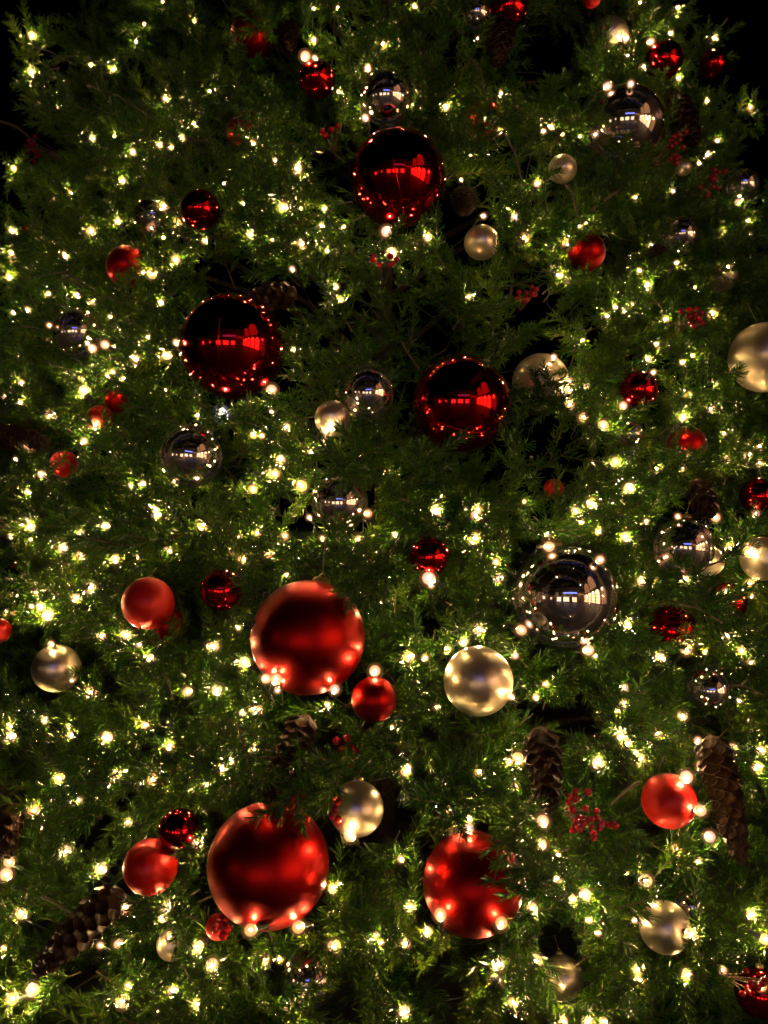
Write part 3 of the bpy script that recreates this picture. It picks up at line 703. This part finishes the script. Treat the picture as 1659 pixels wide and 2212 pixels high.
def trim(v, R, base, s):
    """needles of one branch in place, without those that would run through an ornament"""
    nv = v['nv'] @ R.T * s + base; nf = v['nf']
    near = np.where(np.linalg.norm(OC - base, axis=1) < OR + .5)[0]
    cent = nv[nf].mean(axis=1); keep = np.ones(len(nf), bool)
    for k in near: keep &= np.linalg.norm(cent - OC[k], axis=1) > OR[k] + .004
    if v['fine']: keep = np.repeat(keep.reshape(-1, 2).all(axis=1), 2)
    return nv, nf[keep], np.clip(v['nt'][keep] + random.gauss(0, .08), 0, 1)
def seen(P):
    px = to_px(P); ok = (px[:, 0] > 0) & (px[:, 0] < PW) & (px[:, 1] > 0) & (px[:, 1] < PH)
    return ok.mean() - P[:, 1].mean() * .08
placed.sort(key=lambda b_: -seen(b_[4]))
tree = thing('christmas_tree', 'tall green artificial fir tree hung with balls, cones, berries and lights', 'tree', (0, TY, 0))
inv = Vector((0, -TY, 0))
V, F = [], []
tube(V, F, [(0, 0, 0), (0, 0, 2.5), (0, 0, 6.2)], .05, 14, .02)
obj('trunk', new_mesh('trunk', V, F, M['bark'], True), tree)
for (vi, q, base, s, P) in placed[:300]:
    v = VAR[vi]; R = rotm(q)
    br = obj('branch', new_mesh('branch', v['sv'] @ R.T * s, v['sf'], M['stem'], True), tree, Vector(base) + inv)
    nv, nf, ntt = trim(v, R, base, s)
    obj('needles', new_mesh('needles', nv - base, nf, M['needle'], tint=ntt), br)
AV, AF, AT, BV, BF = [], [], [], [], []; o1 = o2 = 0
def realise(v, q, base, s):
    global o1, o2
    R = rotm(q)
    nv, nf, ntt = trim(v, R, base, s)
    AV.append(nv - np.array([0, TY, 0])); AF.append(nf + o1); AT.append(ntt); o1 += len(nv)
    BV.append(v['sv'] @ R.T * s + base - np.array([0, TY, 0])); BF.append(v['sf'] + o2); o2 += len(v['sv'])
for (vi, q, base, s, P) in placed[300:]: realise(VAR[vi], q, base, s)
# the short twigs the bulbs are clipped to
TW = [make_branch(300 + i, L=.12, ntips=3, fine=False, dens=.9) for i in range(6)]
for (p, s_, px, py) in BULBS:
    for rep_ in range(2 if s_ > 1.7 else 1):
        n = outward(p); best = None
        for _ in range(6):
            d = n * random.uniform(.3, 1) + np.array([random.uniform(-1, 1), random.uniform(-.4, .2), random.uniform(-.9, .9)])
            d /= np.linalg.norm(d); off = np.cross(d, (random.uniform(-1, 1), random.uniform(-1, 1), random.uniform(-1, 1))); off /= np.linalg.norm(off)
            sc = random.uniform(.75, 1.05); v = TW[random.randrange(6)]; q = quat(d, random.uniform(0, 6.28))
            tip = p + d * random.uniform(.01, .035) + off * random.uniform(.008, .015) + np.array([0, random.uniform(-.008, .016), 0])
            base = tip - d * .12 * sc
            pe = penalty(v['pts'] @ rotm(q).T * sc + base)
            if best is None or pe < best[0]: best = (pe, v, q, base, sc)
        if best[0] < 12: realise(*best[1:])
# deeper growth behind the outer branches
z = .4
while z < 3.9:
    Rz = rad(z); na = int(2 * math.radians(70) * Rz / .2)
    for k in range(na):
        if random.random() < .10: continue
        a = -math.radians(70) + 2 * math.radians(70) * (k + random.random()) / na
        n = np.array([math.sin(a), -math.cos(a), .2]); side = np.array([math.cos(a), math.sin(a), 0])
        surf = np.array([math.sin(a) * (Rz - .25), TY - math.cos(a) * (Rz - .25), z + random.uniform(-.1, .1)])
        pp = to_px(surf)
        if any(math.hypot(pp[0] - gx, pp[1] - gy) < gr and gd > .15 for gx, gy, gr, gd in GAPS): surf = surf - n * .38
        d = n + side * random.uniform(-1.1, 1.1) + np.array([0, 0, random.uniform(-1, 1)]); d /= np.linalg.norm(d)
        realise(INNER[random.randrange(4)], quat(d, random.uniform(0, 6.28)), surf - d * .3, random.uniform(.95, 1.2))
    z += .2
fo = obj('foliage', new_mesh('foliage', np.concatenate(AV), np.concatenate(AF), M['needle'], tint=np.concatenate(AT)), tree); fo['kind'] = 'stuff'
tw = obj('twigs', new_mesh('twigs', np.concatenate(BV), np.concatenate(BF), M['stem'], True), tree); tw['kind'] = 'stuff'
# bare woody ends that show between the needles
for A, B, off in (((190,185),(332,258),.04),((95,580),(245,648),.04),((120,600),(225,650),.045),((0,262),(75,305),.03),((1278,452),(1392,392),.04),((1092,290),(1128,392),.02),((1560,1480),(1650,1502),.03),
                  ((352,1450),(374,1512),.02),((851,1270),(853,1335),-.05),((1022,130),(1048,195),.02),((1225,400),(1248,470),.03),((1445,1300),(1560,1345),.05),((90,1935),(160,1980),.03),((390,705),(450,710),.03),((1380,1690),(1320,1740),.03)):
    a_, b_ = on_tree(*A, off - .03) - np.array([0, TY, 0]), on_tree(*B, off) - np.array([0, TY, 0]); md = (a_ + b_) / 2 + np.array([0, -.01, .012])
    V, F = [], []
    tube(V, F, [a_, md, b_], .0042, 6, .0022)
    for k in range(5):
        u = random.random(); p = a_ + (b_ - a_) * u; e_ = np.array([random.uniform(-1, 1), random.uniform(-1, .3), random.uniform(-1, 1)]) * .016
        tube(V, F, [p, p + e_ * .6, p + e_], .0016, 3, .0006)
    obj('twig', new_mesh('twig', V, F, M['stem'], True), tree)
# limbs from the trunk out to the crown
for k in range(60):
    a = math.radians(random.uniform(-80, 80)); z = random.uniform(.3, 3.9); Rz = rad(z) - .3
    V, F = [], []
    tube(V, F, [(0, 0, z - .25), (math.sin(a) * Rz * .5, -math.cos(a) * Rz * .5, z - .05), (math.sin(a) * Rz, -math.cos(a) * Rz, z)], .013, 6, .006)
    obj('limb', new_mesh('limb', V, F, M['bark'], True), tree)
print('tris', sum(len(o.data.polygons) * 2 for o in S.objects if o.type == 'MESH' and o.name.startswith(('needles', 'branch', 'foliage', 'twigs'))))
print('branches', len(placed), 'foliage faces', len(fo.data.polygons), 'bulbs', len(BULBS))
